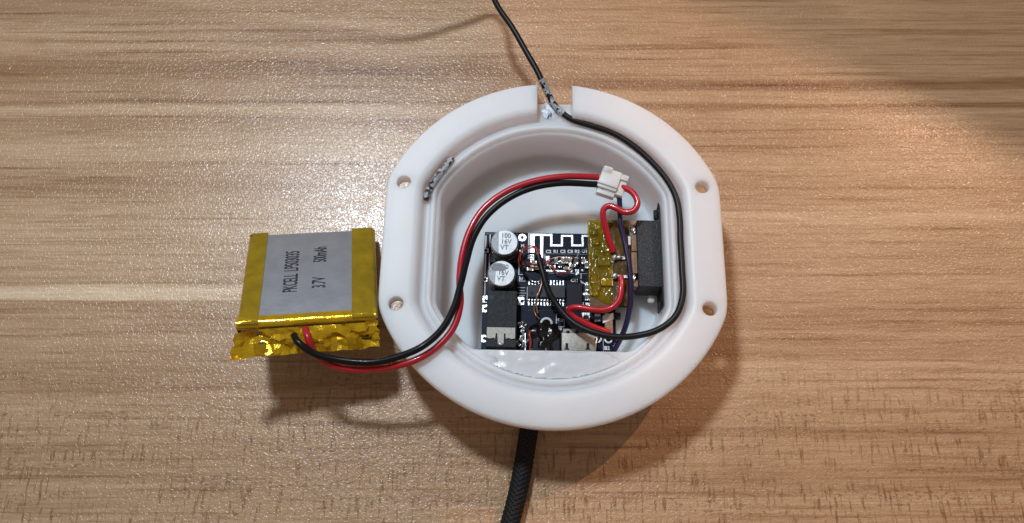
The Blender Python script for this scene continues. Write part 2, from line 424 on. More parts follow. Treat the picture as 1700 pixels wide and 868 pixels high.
bpy.data.objects.remove(cut_o)
me2.shade_smooth(); me2.set_sharp_from_angle(angle=R(38))
# glossy glue smeared on the shelf by the sockets
g = MB()
def gfn(u, v):
    x = -15+u*30; y = -30.0+v*7.0
    fo = max(0, 1-(abs(v-.5)*2)**4)*max(0, 1-(abs(u-.5)*2)**4)
    z = 14.36 + fo*(.05+.24*max(0, noise.noise((x*.35, y*.5, 1.0))+.25))
    return (x, y, z)
g.grid(90, 24, gfn, keep=lambda u, v: math.hypot(-15+u*30, -30+v*7) < 29.0)
g.obj('glue_film', M_['glue'], housing, 60)

# pale glue left on the tongue where the cable leaves through the notch
g = MB()
ctr = HM.inverted() @ P(914, 186, 14.9)
def gf2(u, v):
    a = u*2*math.pi; rr = v*(1+.35*noise.noise((math.cos(a)*1.3, math.sin(a)*1.3, 2)))
    x, y = ctr.x+2.6*rr*math.cos(a), ctr.y+2.5*rr*math.sin(a)
    return (x, y, 14.86+.5*(1-v**2)*(.6+.8*noise.noise((x*.9, y*.9, 5)))+.02-.2*v**4)
g.grid(40, 12, gf2)
g.obj('glue_smear', M_['paleglue'], housing, 60)
g = MB().tube([HM.inverted() @ P(*p) for p in ((909, 197, 15.1), (911, 191, 15.5), (915, 187, 15.5), (914, 193, 15.4))], .09, 6, .2)
g.obj('loose_fibre', M_['cable'], housing, 60)

# ------------------------------------------------------------------ battery
q_yaw, q_phi, q_roll = 0.100, 0.521, -0.115
BW, BL, BT, BC = 28.5, 33.0, 5.0, 30.0
bu = Vector((math.cos(q_yaw)*math.cos(q_roll), math.sin(q_yaw)*math.cos(q_roll), math.sin(q_roll)))
bv = Vector((math.sin(q_yaw)*math.cos(q_phi), -math.cos(q_yaw)*math.cos(q_phi), math.sin(q_phi)))
bv = (bv - bu*bv.dot(bu)).normalized(); bn = bu.cross(-bv).normalized()
# local axes: x across, y towards the far end (so the leads are at y = -BL), z out of the printed face
BM = Matrix(((bu.x, -bv.x, bn.x, -61.065), (bu.y, -bv.y, bn.y, 68.472), (bu.z, -bv.z, bn.z, 3.35), (0, 0, 0, 1)))
bat = thing('pouch_battery', 'flat silver pouch battery wrapped in yellow tape, tipped up beside the white housing', 'battery', BM)
b = MB(); b.box((BW/2, -BC/2, BT/2), (BW, BC, BT), 0, 1.1, seg=4); b.obj('pouch_cell', M_['pouch'], bat, 50)
def band(x0, x1, y0, y1, grow, mat, name='tape_band', bev=1.15):
    m = MB(); m.box(((x0+x1)/2, (y0+y1)/2, BT/2), (x1-x0, y1-y0, BT+2*grow), 0, bev, seg=4)
    return m.obj(name, mat, bat, 50)
def wrapband(x0, x1, out, name='tape_band'):
    """a band of tape wrapped round one long side; out = -1 or 1 tells which side it folds over"""
    g_ = .09; n = 12; prof = []
    xe = x0 if out < 0 else x1; xi = x1 if out < 0 else x0
    r = 1.15; prof.append((xi, BT+g_))
    for k in range(n+1):
        a = math.pi/2*k/n; prof.append((xe-out*(r)+out*(r+g_)*math.sin(a), BT-r+(r+g_)*math.cos(a)))
    for k in range(n+1):
        a = math.pi/2*k/n; prof.append((xe-out*r+out*(r+g_)*math.cos(a), r-(r+g_)*math.sin(a)))
    prof.append((xi, -g_))
    m = MB(); ny = 60
    for j in range(ny+1):
        y = .06-(BC+.1)*j/ny
        for i, (x, z) in enumerate(prof):
            e = .10*noise.noise((x*.25, y*.12, z*.3+out))+.05*noise.noise((x*.9, y*.5, z))
            m.v.append(Vector((x+out*abs(e)*(.6 if 0 < i < len(prof)-1 else 0), y, z+(abs(e) if i < n else -abs(e))*.6)))
    L = len(prof)
    for j in range(ny):
        for i in range(L-1): m.f.append((j*L+i, j*L+i+1, (j+1)*L+i+1, (j+1)*L+i)); m.m.append(0)
    return m.obj(name, M_['tape'], bat, 70)
wrapband(-.02, 4.2, -1); wrapband(23.3, BW+.02, 1)
# tape folded over the lead end: a smooth roll along the edge, crumpled film below it
def roll(u, v):
    x = -.25+u*(BW+.1); a = R(-25)+v*R(150); w = .10*noise.noise((x*.22, v, 3))
    rr = 1.25+w
    if v < .12: return Vector((x, -BC+1.15+(.12-v)*9, BT+.10-.02*(.12-v)*10+w*.3))
    a = (v-.12)/.88*R(125)
    return Vector((x, -BC+1.15-rr*math.sin(a), BT-1.12+rr*math.cos(a)))
m = MB(); m.grid(90, 26, roll); m.obj('tape_roll', M_['tapecr'], bat, 70)
rc = random.Random(11)
NU, NV = 30, 8; jit = [[(rc.uniform(-.4, .4), rc.uniform(-.25, .25), rc.uniform(-.35, .35)) for _ in range(NV+1)] for _ in range(NU+1)]
def crumple(u, v):
    i, k = min(NU, int(round(u*NU))), min(NV, int(round(v*NV))); jx, jz, jy = jit[i][k]
    if k in (0, NV): jz = 0; jx *= .4
    x = -.4+u*(BW+.5)+jx; z = BT-1.2-v*4.6+jz; e = min(1, v*5)
    n1 = abs(noise.noise((x*.33+z*.35, z*.30, 2.3))); n2 = noise.noise((x*.16, z*.5, 7.7))
    y = -BC-.5-3.3*v-e*(1.3*(.30-n1*1.5)+.9*n2+.7*jy)*(1 if v < .9 else .3)
    if u < .14: f_ = (.14-u)/.14; x -= 1.6*f_*v; z -= 1.3*f_*v; y -= .8*f_
    if v > .9: z = BT-1.2-4.6*v+.3*jz
    if u > .93: y += .5
    return Vector((x, y, z))
m = MB(); m.grid(NU, NV, crumple); m.obj('crumpled_end_tape', M_['tapecr'], bat, 12)
for x, w in ((4.4, 2.6), (23.6, 3.0)):
    m = MB(); m.grid(8, 6, lambda u, v: Vector((x-w/2+u*w, -BC-2.9-.9*v+.15*math.sin(u*9), 1.9-v*2.3+.15*math.sin(u*5)))); m.obj('tape_tab', M_['tapecr'], bat, 50)
# silver tail tabs and green strip under the tape
m = MB(); m.box((BW/2, -BC-1.0, .5), (BW-3, 2.0, .8), 0, .1); m.obj('protection_strip', M_['brownpcb'], bat)
# fold at the far left corner of the tape
m = MB()
m.grid(14, 8, lambda u, v: Vector((-.15+u*4.3, .15-v*.9+.35*noise.noise((u*3, v*2, 1)), BT+.12-.9*(1-v)**2+.10*noise.noise((u*5, v*3, 5)))))
m.obj('tape_fold', M_['tape'], bat, 60)
def btext(s, x, y, size, sx):
    M = Matrix.Translation((x, y, BT+.035)) @ Matrix.Rotation(R(90), 4, 'Z')
    return lettering('printed_text', s, size, M, M_['ink'], bat, sx, .05, space=.95)
def blocal(px, py, zoff=BT):
    """local coordinates on the printed face behind a pixel"""
    o = Vector((0, 0, CAM_Z)); d = P(px, py, 0)-o; Mi = BM.inverted(); lo, ld = Mi @ o, Mi.to_3x3() @ d
    k = (zoff-lo.z)/ld.z; return lo+ld*k
a_, b_ = blocal(482, 485), blocal(487, 410)
btext('PKCELL  LP503035', a_.x, a_.y, 4.3, (b_-a_).length/ (4.3*8.3))
a_, b_ = blocal(530, 478), blocal(530, 462)
btext('3.7V', a_.x, a_.y, 4.1, .50)
a_, b_ = blocal(532, 435), blocal(534, 408)
btext('500mAh', a_.x, a_.y, 4.1, .40)

# ------------------------------------------------------------------ wires of the battery
WR = .74
red = [P(507, 546, 20.5), P(511, 560, 21.5), P(520, 583, 20), P(547, 604, 18.6), P(589, 613, 18), P(634, 611, 18.2), P(686, 599, 19.3), P(724, 577, 18.9), P(752, 545, 18.2), P(764, 505, 17), P(763, 465, 15.8),
       P(767, 425, 14.6), P(780, 382, 14.2), P(803, 346, 14.4), P(840, 318, 14.8), P(885, 301, 15.0), P(935, 293, 15.2), P(994, 294, 14.6)]
blk = [P(488, 556, 21), P(496, 569, 22), P(523, 587, 21), P(561, 597, 20), P(617, 601, 19.8), P(661, 592, 20.4), P(701, 575, 21), P(732, 548, 20.2), P(752, 514, 19.0), P(764, 475, 17.6), P(774, 435, 15.8),
       P(786, 395, 14.4), P(806, 361, 14.0), P(838, 333, 14.2), P(880, 313, 14.6), P(930, 304, 14.8), P(992, 306, 14.4)]
tag(MB().tube(red, WR).obj('battery_wire', M_['wire_red'], None, 60), 'red wire looping from the battery over the flange to the white plug', 'wire', 'pair of battery wires')
tag(MB().tube(blk, WR).obj('battery_wire', M_['wire_black'], None, 60), 'black wire looping from the battery over the flange to the white plug', 'wire', 'pair of battery wires')

# ------------------------------------------------------------------ white connector
CM = frame(P(1013, 308, 12.6), R(-20))
con = thing('wire_connector', 'small white two pin plug and socket joining red and black wires', 'connector', CM)
m = MB(); m.box((-.5, .3, 1.3), (4.6, 5.0, 2.6), 0, .25, seg=2); m.box((-1.6, 2.5, 1.6), (2.2, 1.6, 2.2), 0, .3, seg=2); m.box((-.6, -1.25, 2.75), (4.7, .55, .5), 0, .12, seg=2)
m.box((-.4, -2.75, .9), (4.2, 1.4, 1.9), 0, .25, seg=2); m.obj('plug', M_['nylon'], con, 40)
m = MB(); m.box((2.3, .2, .8), (2.3, 5.4, 2.1), 0, .22, seg=2); m.box((2.6, 1.9, 1.5), (1.9, 1.4, 1.7), 0, .25, seg=2); m.obj('socket', M_['nylon'], con, 40)
m = MB(); m.box((-1.4, -2.2, 1.86), (.5, .25, .06), R(-25)); m.obj('slot', M_['black'], con)
# pigtails
pr = [P(1029, 309, 13.4), P(1034, 311, 13.9), P(1047, 317, 14.6), P(1056, 328, 15), P(1058, 340, 15), P(1051, 350, 14.8), P(1037, 352, 14.4), P(1024, 346, 13.8), P(1011, 341.5, 13.4), P(1002.5, 347, 13), P(1001, 358, 12.6), P(1005, 377, 11.6), P(1011, 397, 10.6), P(1018, 418, 9.4)]
tag(MB().tube(pr, .72).obj('pigtail_wire', M_['wire_red'], None, 60), 'red wire curling in an S from the white plug to the yellow taped board', 'wire')
pn = [P(1026, 320, 13), P(1028, 328, 12.8), P(1029, 353, 12), P(1030, 372, 11.6), P(1036, 398, 11.2), P(1041, 422, 11), P(1045, 447, 10.8), P(1047, 475, 10.4), P(1046, 508, 9.6), P(1040, 537, 8.6), P(1033, 556, 7.6), P(1022, 577, 6.6), P(1012, 592, 6.0)]
tag(MB().tube(pn, .62).obj('pigtail_wire', M_['wire_navy'], None, 60), 'dark navy wire running down past the black switch box', 'wire')
pj = [P(1030, 459, 9.4), P(1031.5, 467, 9.6), P(1031, 480, 9.8), P(1027, 498, 9.6), P(1016, 510, 9.2), P(1000, 514.5, 9), P(979, 513, 8.8), P(960, 510, 8.4), P(950, 510.5, 8), P(944, 514.5, 7.6), P(949, 523, 7.2), P(964, 532, 7), P(983, 541.5, 6.8), P(1003, 549, 6.4), P(1013, 552, 6.0)]
tag(MB().tube(pj, .72).obj('jumper_wire', M_['wire_red'], None, 60), 'red wire doubling back from the solder joint across the circuit board', 'wire')

# ------------------------------------------------------------------ long black cable and its thin cores
lc = [Vector((-420, 230, 60)), Vector((-220, 190, 110)), Vector((-130, 165, 100)), Vector((-80, 150, 72)), Vector((-50, 141, 42)), Vector((-30, 135, 22)), Vector((-15, 138.5, 17.5)), Vector((-9.5, 140.5, 17.5)), Vector((-6.5, 138, 17.6)), P(822, 2, 18), P(852, 48, 18), P(876, 90, 17.6), P(893, 120, 17.2), P(909, 155, 16.8), P(922, 176, 15.9), P(946, 196.5, 15.7), P(980, 208, 15.7), P(1019, 221.6, 15.7), P(1054, 244, 15.7), P(1080, 267, 15.7), P(1106, 297, 15.7),
      P(1122, 327, 15.7), P(1128, 360, 15.7), P(1129.5, 400, 15.7), P(1132, 445, 15.8), P(1133, 492, 16.0), P(1121, 525, 16.2), P(1093, 547, 15.6), P(1058, 557, 14.4), P(1023, 559, 12.8), P(990, 553, 11.2), P(960, 540.5, 10), P(939, 524, 9.4), P(924, 505, 9.2), P(911.5, 485, 9.4), P(901, 452, 9.6), P(893.5, 424, 9.2)]
cb = thing('audio_cable', 'thin black cable entering through the notch and lying in the groove of the housing', 'cable', frame(P(909, 155, 16)))
Ci = cb.matrix_world.inverted()
MB().tube(lc, .70).obj('jacket', M_['cable'], cb, 60, M=Ci)
def gk(v): return noise.noise(v*.9+Vector((1, 4, 0))) > -.08 and noise.noise(v*3.0) > -.3
MB().tube([P(899, 131, 18.8)+Vector((.05, 0, .05)), P(909, 155, 16.85)+Vector((.1, 0, .06)), P(922, 176, 15.98), P(936, 189, 15.85)], .77, 22, .12, False, keep=gk,
          rad=lambda s, t, r: r+.12*noise.noise((s*1.3, math.cos(t)*2, math.sin(t)*2))).obj('glue_residue', M_['residue'], cb, 60, M=Ci)
def thin(name, mat, pts, r, z0=None):
    MB().tube(pts, r, 8, .25).obj(name, M_[mat], cb, 60, M=Ci)
thin('core_wire', 'enred', [P(893, 424, 9.2), P(894, 416, 8.8), P(886, 409, 8.3), P(875, 409, 7.6), P(865, 417, 7.2), P(861, 430, 7), P(863, 441, 6.4), P(872, 444, 5.6)], .17)
thin('core_wire', 'enred', [P(892, 423, 9.0), P(890, 413, 8.8), P(880, 411.5, 8), P(868, 417, 7.4), P(864, 430, 7), P(876, 436, 6), P(890, 438, 5.6)], .14)
thin('core_wire', 'cable', [P(893, 425, 9.1), P(886, 421, 8.8), P(876, 422, 8.0), P(868, 430, 7.4), P(866, 443, 6.6), P(872, 456, 6), P(884, 464, 5.8), P(900, 466, 5.6)], .22)
thin('core_wire', 'encop', [P(893, 430, 9), P(897, 450, 7.6), P(899, 468, 7.0), P(896, 482, 7.0), P(891, 493, 7.0), P(890, 505, 6.2), P(893, 520, 5.8)], .17)
thin('core_wire', 'encop', [P(893, 500, 7.0), P(887, 507, 6), P(889, 522, 5.6), P(896, 530, 6.4)], .15)
thin('core_wire', 'enred', [P(900, 436, 6), P(908, 434, 6.8), P(916, 440, 6.4), P(922, 450, 6.2), P(934, 453, 6.2), P(945, 451, 5.8)], .17)
thin('core_wire', 'encop', [P(905, 434, 6.2), P(920, 428, 6.8), P(938, 426, 7), P(955, 428, 6.2), P(960, 431, 5.6)], .12)
thin('core_wire', 'engreen', [P(975, 412, 7.2), P(962, 420, 7.4), P(955, 432, 7.2), P(950, 445, 6.8), P(943, 455, 6.0)], .15)
thin('core_wire', 'enblue', [P(870, 452, 5.4), P(880, 463, 6), P(897, 466, 6.8), P(915, 461, 6.6), P(930, 456, 6.4), P(948, 455, 6.2), P(962, 462, 6), P(972, 470, 5.4)], .16)

# ------------------------------------------------------------------ circuit board
ZB = 4.6
BF = frame(P(805, 385, ZB), R(-1.15)); BFi = BF.inverted()
pcb = thing('circuit_board', 'navy circuit board with two silver capacitors and sockets, inside the white housing', 'circuit board', BF)
def q(px, py, z=ZB):
    v = BFi @ P(px, py, z); return v
xR = q(1021, 480).x; yB = q(900, 585).y-1.6
m = MB(); m.span((0, 0, -1.6), (xR, yB, 0)); m.obj('board', M_['pcb'], pcb)
Z1 = .012
def flat(name, rects, mat, z=Z1, th=.02, apart=False):
    m = MB()
    for x0, y0, x1, y1 in rects:
        a, b = q(x0, y0), q(x1, y1); m.span((a.x, a.y, z-th/2), (b.x, b.y, z+th/2+random.random()*.004))
        if apart: m.obj(name, mat, pcb); m = MB()
    if not apart:
        o = m.obj(name, mat, pcb); o['kind'] = 'stuff'
flat('antenna_trace', [(881, 388, 887, 432), (887.2, 388, 913.5, 391.6), (897, 391.8, 901.5, 428), (913.7, 388, 917, 409), (917.2, 405.6, 931, 409), (931.2, 390, 934.6, 409), (934.8, 390, 948, 393), (948.2, 390, 951.5, 409), (951.7, 405.6, 965.5, 409), (965.7, 390, 969, 409), (969.2, 390, 981, 393)], M_['tin'])
flat('silkscreen_line', [(877, 386.5, 878, 430), (879.2, 386.5, 879.9, 430), (902, 421, 975, 422.2), (902, 453, 975, 454), (904, 422.4, 905, 430), (964, 454.2, 965.2, 468), (806, 388, 860, 388.8), (808, 412, 809, 420),
     (861, 432, 864, 433), (861, 434, 862, 456), (862, 455, 868, 456), (868, 434, 869, 440), (859, 477, 872, 478), (862, 482, 871, 483), (859, 486, 874, 487), (862, 490, 871, 491), (876, 515, 930, 516),
     (862, 458, 863, 467), (863.2, 466, 872, 467), (923, 521, 924, 543), (924.2, 542, 936, 543), (936.2, 530, 937, 543), (875, 476, 875.8, 498), (811, 448, 811.8, 478), (813, 389.2, 814, 410)], M_['silk'])
flat('solder_pad', [(804, 412.5, 811, 419), (803, 461, 810, 467), (801.5, 491, 809.5, 502), (801, 506, 809, 518), (799.5, 556, 807, 568), (860, 493, 870, 506), (906, 425, 912, 432), (964, 468, 976, 472), (963, 486, 976, 490), (971, 472, 974, 486), (965, 502, 969, 508), (972, 502, 977, 506),
     (966, 519, 979, 523), (966, 523.2, 969, 532), (976, 523.2, 979, 532), (926, 529, 934, 535), (878, 446, 905, 448), (880, 441, 904, 443), (906, 448, 940, 451), (945, 446, 950, 452), (955, 447, 961, 456), (862, 415, 868, 420), (987, 521, 997, 525), (987, 531, 997, 534)], M_['tin'], Z1+.03, apart=True)
flat('edge_trace', [(805, 421, 806.2, 461), (812, 421, 812.8, 445), (804.4, 468.5, 805.4, 490), (821, 386.2, 845, 387), (806, 391, 807, 411)], M_['silk'], Z1+.01)
m = MB()
for (x, y) in ((806.5, 499), (806, 512), (804.6, 562), (867, 500), (806.5, 415.5), (805.5, 464)):
    c = q(x, y); MB().rev((c.x, c.y, .05), [(.42, 0), (.34, .06)], 14).obj('pad_hole', M_['black'], pcb)
m = MB(); c = q(867, 394.3)
for i in range(36):
    a, b2 = 2*math.pi*i/36, 2*math.pi*(i+1)/36
    def pt(r, t, z): return (c.x+r*math.cos(t), c.y+r*math.sin(t), z)
    m.add([pt(.42, a, .03), pt(.92, a, .03), pt(.92, b2, .03), pt(.42, b2, .03)], [(0, 1, 2, 3)])
m.obj('plated_hole', M_['tin'], pcb)
def silk(s, px, py, hpx, sx=1.0):
    size = hpx/7.2*1.42; c = q(px, py)
    return lettering('lettering', s, size, Matrix.Translation((c.x, c.y, .03)), M_['silk'], pcb, sx, .035)
for s, x in (('C2', 906), ('R1', 918.7), ('C5', 930), ('C8', 942), ('R2', 954), ('U1', 966.5)): silk(s, x, 417.5, 5.4)
silk('M', 865, 408, 5); silk('C11', 947.5, 465.5, 5.2); silk('R4', 980, 504.5, 5.2); silk('C10', 922.5, 546, 4); silk('R7', 862, 463, 4); silk('G', 941, 507, 5.5); silk('+', 987, 564, 6); silk('B2', 1003, 578, 6)

# capacitors
def capacitor(px, py, rub, rot):
    zt = 10.0; w = BFi @ P(px, py, zt); z = zt-ZB; r = 3.12
    base = MB(); s = 3.3
    base.prism([(w.x-s, w.y-s), (w.x+s, w.y-s), (w.x+s, w.y+s-1), (w.x+s-1, w.y+s), (w.x-s+1, w.y+s), (w.x-s, w.y+s-1)], .02, .9)
    can = MB().rev((w.x, w.y, 0), [(r*.97, .9), (r, 1.1), (r, 1.5), (r*.95, 1.7), (r, 1.95), (r, z-.42), (r*.985, z-.2), (r*.945, z-.05)], 56)
    o = can.obj('capacitor', M_['alu_side'], pcb, 40); base.obj('capacitor_base', M_['black'], o)
    MB().rev((w.x, w.y, 0), [(r*.945, z-.049), (r*.93, z), ], 56).obj('can_top', M_['alu'], o, 30)
    # polarity segment and its print
    m = MB(); R_ = Matrix.Translation((w.x, w.y, 0)) @ Matrix.Rotation(R(rot), 4, 'Z')
    arc = [(r*.925*math.cos(t), r*.925*math.sin(t)) for t in [R(118+i*(244-118)/14) for i in range(15)]]
    m.add([R_ @ Vector((x, y, z+.012)) for x, y in arc], [tuple(range(15))]); 
    m.obj('polarity_mark', M_['polar'], o)
    for k, s_ in enumerate(('100', '16V', 'VT')):
        lettering('lettering', s_, 1.62, R_ @ Matrix.Translation((-.85-(.1 if k == 2 else 0)+.05, 1.55-k*1.42, z+.03)), M_['canprint'], o, .93, .028)
    if rub:     # grey smear over the top left of the print
        pts = []
        for i in range(40):
            t = 2*math.pi*i/40; rr = 1+.35*noise.noise((math.cos(t)*1.6, math.sin(t)*1.6, 4.0))
            x, y = -1.0+1.75*rr*math.cos(t), 1.35+1.05*rr*math.sin(t)
            d = math.hypot(x, y)
            if d > r*.92: x, y = x*r*.92/d, y*r*.92/d
            pts.append(R_ @ Vector((x, y, z+.045)))
        MB().add(pts, [tuple(range(40))]).obj('smear', M_['smear'], o)
    return o
M_['polar'] = plain('grey_polarity_paint', (.36, .40, .45), .45, var=.35, vscale=3)
M_['smear'] = plain('grey_smear', (.17, .18, .20), .45, var=.25, vscale=2, bump=(3, .05))
capacitor(837.5, 402, False, 0); capacitor(832.5, 453.5, True, -4)

# 3.5 mm socket
zj = 8.8
a, b2 = BFi @ P(809, 482, zj), BFi @ P(857.5, 543, zj)
m = MB(); m.span((a.x, a.y, .02), (b2.x, b2.y-4.6, zj-ZB), .12); jack = m.obj('audio_socket', M_['black'], pcb)
for dx_, w_ in ((1.0, 1.1), (3.6, .5)): MB().box((a.x+dx_, a.y-1.6, zj-ZB+.02), (w_, .95, .04)).obj('socket_marking', M_['chipdark'], jack)
c0, c1 = BFi @ P(808.5, 543, zj+.3), BFi @ P(855, 562, zj+.3); zt = zj+.3-ZB
W = c1.x-c0.x
m = MB()
poly = [(0, 0), (W, 0), (W, -2.4), (W-.7, -2.55), (W-1.6, -2.35), (W-2.0, -2.6), (W-2.15, -1.35), (W-2.45, -1.35), (W*.60, -3.7), (W*.56, -3.95), (W*.44, -3.95), (W*.40, -3.7), (2.3, -1.35), (2.0, -1.35), (1.85, -2.6), (1.5, -2.35), (.7, -2.55), (0, -2.4)]
m.prism([(c0.x+x, c0.y+y) for x, y in poly], zt-.25, zt); m.obj('spring_clip', M_['steel'], jack)
m = MB(); c = (c0.x+W/2, c0.y-3.75, zt+.02); m.ball(c, (.55, .3, .25)); m.obj('clip_tip', M_['solder'], jack, 60)
for xa, xb in ((.1, 2.0), (W-2.0, W-.1)): MB().span((c0.x+xa, c0.y-3.1, .5), (c0.x+xb, c0.y-4.4, zt-.9)).obj('socket_notch', M_['chipdark'], jack)

# audio chip with its legs
def chip(x0, y0, x1, y1, h, mat, name='chip', pins=0, dot=None, pl=1.0):
    z = ZB+h; a, b = BFi @ P(x0, y0, z), BFi @ P(x1, y1, z)
    o = MB().span((a.x, a.y, .15), (b.x, b.y, h), .08).obj(name, mat, pcb)
    for side in (0, 1):
        for i in range(pins):
            x = a.x+(b.x-a.x)*(i+.5)/pins; y = a.y if side == 0 else b.y; s = 1 if side == 0 else -1
            p_ = MB(); p_.span((x-.17, y, .7), (x+.17, y+s*.45, .85)); p_.span((x-.17, y+s*.45, .06), (x+.17, y+s*.55, .85)); p_.span((x-.17, y+s*.55, .05), (x+.17, y+s*(.55+pl), .18))
            p_.obj('pin', M_['tin'], o)
    if dot:
        c = BFi @ P(dot[0], dot[1], z); MB().rev((c.x, c.y, h-.004), [(.5, 0), (.45, .012)], 24).obj('pin_one_mark', M_['chipdark'], o)
    return o
chip(876, 472, 938, 494, 1.6, M_['chip'], 'chip', 12, (883, 487), 1.0)
chip(940.5, 470, 967, 510, 1.0, M_['chipdark'], 'chip', 0)
chip(972, 458, 977, 466, .6, M_['chipdark'], 'chip', 0)

# small components, two end caps each
def smd(px, py, w, l, rz, body, h=.7, name='chip_capacitor'):
    c = q(px, py); Mx = Matrix.Translation((c.x, c.y, 0)) @ Matrix.Rotation(R(rz), 4, 'Z')
    m = MB(); m.span((-w/2, -l*.28, .03), (w/2, l*.28, h), 0, 0); m.span((-w/2-.02, l*.28, .03), (w/2+.02, l/2, h+.03), .04, 1); m.span((-w/2-.02, -l/2, .03), (w/2+.02, -l*.28, h+.03), .04, 1)
    return m.obj(name, [body, M_['solder']], pcb, M=Mx)
row = [(909, 438, 'tan'), (923, 434, 'ceram'), (929, 440, 'chip'), (934, 433, 'tan'), (941, 433, 'ceram'), (946, 434, 'tan'), (957, 434, 'ceram'), (968, 434, 'tan'), (973, 441, 'ceram')]
for i, (x, y, mt) in enumerate(row): smd(x, y, .8, 1.7, random.uniform(-6, 6), M_[mt])
for x, y in ((974.5, 478), (974.5, 494), (973, 527)): smd(x, y, 1.0, 1.6, 0, M_['ceram'], .5, 'resistor')
for x, y, r_ in ((917, 444, 90), (950, 442, 90), (940, 446, 80), (880, 448, 90), (886, 437, 90), (897, 441, 90)): smd(x, y, .7, 1.5, r_, M_['tan'], .6)
for x, y in ((930, 532, ), (863, 540), (868, 552), (866, 565), (872, 572), (860, 571)): smd(x, y, .7, 1.3, random.uniform(0, 90), M_['ceram'], .5, 'resistor')
# crystal / coil drops
for i, (x, y, s) in enumerate([(934, 443, .75), (972, 433, .6), (876, 447, .5), (867, 536, .45), (873, 540, .4), (865, 559, .4), (870, 566, .35), (876, 566, .5), (926, 566, .35), (908, 451, .35), (955, 441, .4), (967, 450, .45), (961, 455, .35), (918, 437, .35), (903, 444, .4), (938, 527, .3), (960, 514, .3), (978, 508, .4)]):
    c = q(x, y); MB().ball((c.x, c.y, .25), (s, s*.8, s*.7), 0, 8, .5, 2, i).obj('solder_blob', M_['solder'] if i not in (0,) else M_['chip'], pcb, 50)
# four short drop wires at the top centre
c = q(889.5, 425); MB().ball((c.x, c.y, .4), (.55, .45, .5), 0, 10, .2).obj('solder_blob', M_['solder'], pcb, 50)
for k, (x, y) in enumerate(((877, 440), (881, 444), (886, 447))):
    MB().tube([q(x, y, 5.2), q(x+10, y-2+k, 5.9), q(x+20, y+k*1.2, 5.3)], .2, 8).obj('bare_strand', M_['encop'], pcb, 60)

# burnt glued part with a ring
bl = MB(); c = BFi @ P(904, 549, 7.6); bl.ball((c.x, c.y, 1.4), (3.3, 3.0, 2.2), 0, 30, .30, 1.3, 3.0); c2 = BFi @ P(906, 566, 7.2); bl.ball((c2.x, c2.y-.6, 1.0), (3.6, 3.2, 1.9), 0, 30, .28, 1.5, 7.0)
bl.obj('burnt_glue_blob', M_['burnt'], pcb, 50)
pts = [BFi @ P(907+9*math.cos(R(t)), 538-9.5*math.sin(R(t)), 7.6+.6*math.sin(R(t))) for t in range(5, 181, 15)]
MB().tube(pts, .27, 10, .2).obj('pale_ring', M_['silk'], pcb, 60)
m = MB(); a, b2 = BFi @ P(884, 560, 7.8), BFi @ P(930, 583, 7.8); m.span((a.x, a.y, .02), (b2.x, b2.y-1.2, 2.6), .15); m.obj('black_socket', M_['chipdark'], pcb)
MB().tube([P(880, 549, 7), P(879, 556, 7.4), P(881, 565, 7.2), P(880, 580, 6.4), P(880, 588, 6)], .26, 10).obj('thin_red_wire', M_['enred'], pcb, 60, M=BFi)
MB().tube([P(872, 553, 5.4), P(872, 582, 5.6)], .22, 8).obj('bare_strand', M_['tin'], pcb, 60, M=BFi)
for i in range(5):
    x, y = 865+random.random()*12, 535+random.random()*38
    MB().tube([P(x, y, 5), P(x+3, y+5, 6), P(x+1, y+12, 5.2)], .16, 6).obj('bare_strand', M_['tin'], pcb, 60, M=BFi)

# metal shelled micro socket
zu = 7.3
m = MB(); a, b2 = BFi @ P(932, 551, zu), BFi @ P(988, 583, zu); m.span((a.x, a.y, .1), (b2.x, b2.y-.8, zu-ZB), .25, seg=3)
c = BFi @ P(936, 547, zu); m.span((a.x+.3, a.y+.9, .1), (a.x+3.2, a.y-.1, zu-ZB-.25), .15); m.obj('socket_shell', M_['steel'], pcb, 40)
usb = bpy.data.objects['socket_shell']
for x in (941, 976):
    c = BFi @ P(x, 574, zu); m = MB(); m.prism([(c.x-.62, c.y-.9), (c.x+.62, c.y-.9), (c.x+.3, c.y-.4), (c.x+.3, c.y+.6), (c.x-.3, c.y+.6), (c.x-.3, c.y-.4)], zu-ZB-.02, zu-ZB+.03); m.obj('latch_hole', M_['chipdark'], usb)
for x in (943, 958, 973):
    c = BFi @ P(x, 551, zu); MB().ball((c.x, c.y, zu-ZB-.1), (.45, .4, .3), 0, 8).obj('shell_tab', M_['chipdark'], usb, 50)
# tiny side button
m = MB(); a, b2 = BFi @ P(1004, 520, 6.6), BFi @ P(1018, 556, 6.6); m.span((a.x, a.y, .05), (b2.x, b2.y, 2.0), .1); btn = m.obj('side_button', M_['phenolic'], pcb)
m = MB(); c = BFi @ P(1001, 536, 6.9); d = BFi @ P(1018, 519, 6.9); m.prism([(c.x, c.y), (d.x+.05, c.y+1.0), (d.x+.05, d.y), (c.x, d.y-.7)], 1.95, 2.12); m.obj('button_cover', M_['silk'], btn)
m = MB(); c = BFi @ P(1023.5, 524.5, 6.2); m.box((c.x, c.y, 1.4), (1.9, 1.5, 1.3), 0, .15); m.obj('plunger', M_['black'], btn)
for x, y in ((1010, 563), (992, 562)):
    c = q(x, y); MB().rev((c.x, c.y, .02), [(1.0, 0), (.95, .1)], 24).obj('solder_pad', M_['tin'], pcb, 40); MB().rev((c.x, c.y, .12), [(.6, 0), (.55, .02)], 20).obj('pad_hole', M_['pcb'], pcb)
MB().tube([P(991, 560, 5.2), P(988, 572, 5.6), P(987, 584, 5.2)], .35, 10).obj('bare_strand', M_['tin'], pcb, 60, M=BFi)
m = MB(); a, b2 = q(1001, 560), q(1002, 586); m.span((a.x, a.y, 0.01), (b2.x, b2.y, .05)); m.obj('silkscreen_line', M_['silk'], pcb)

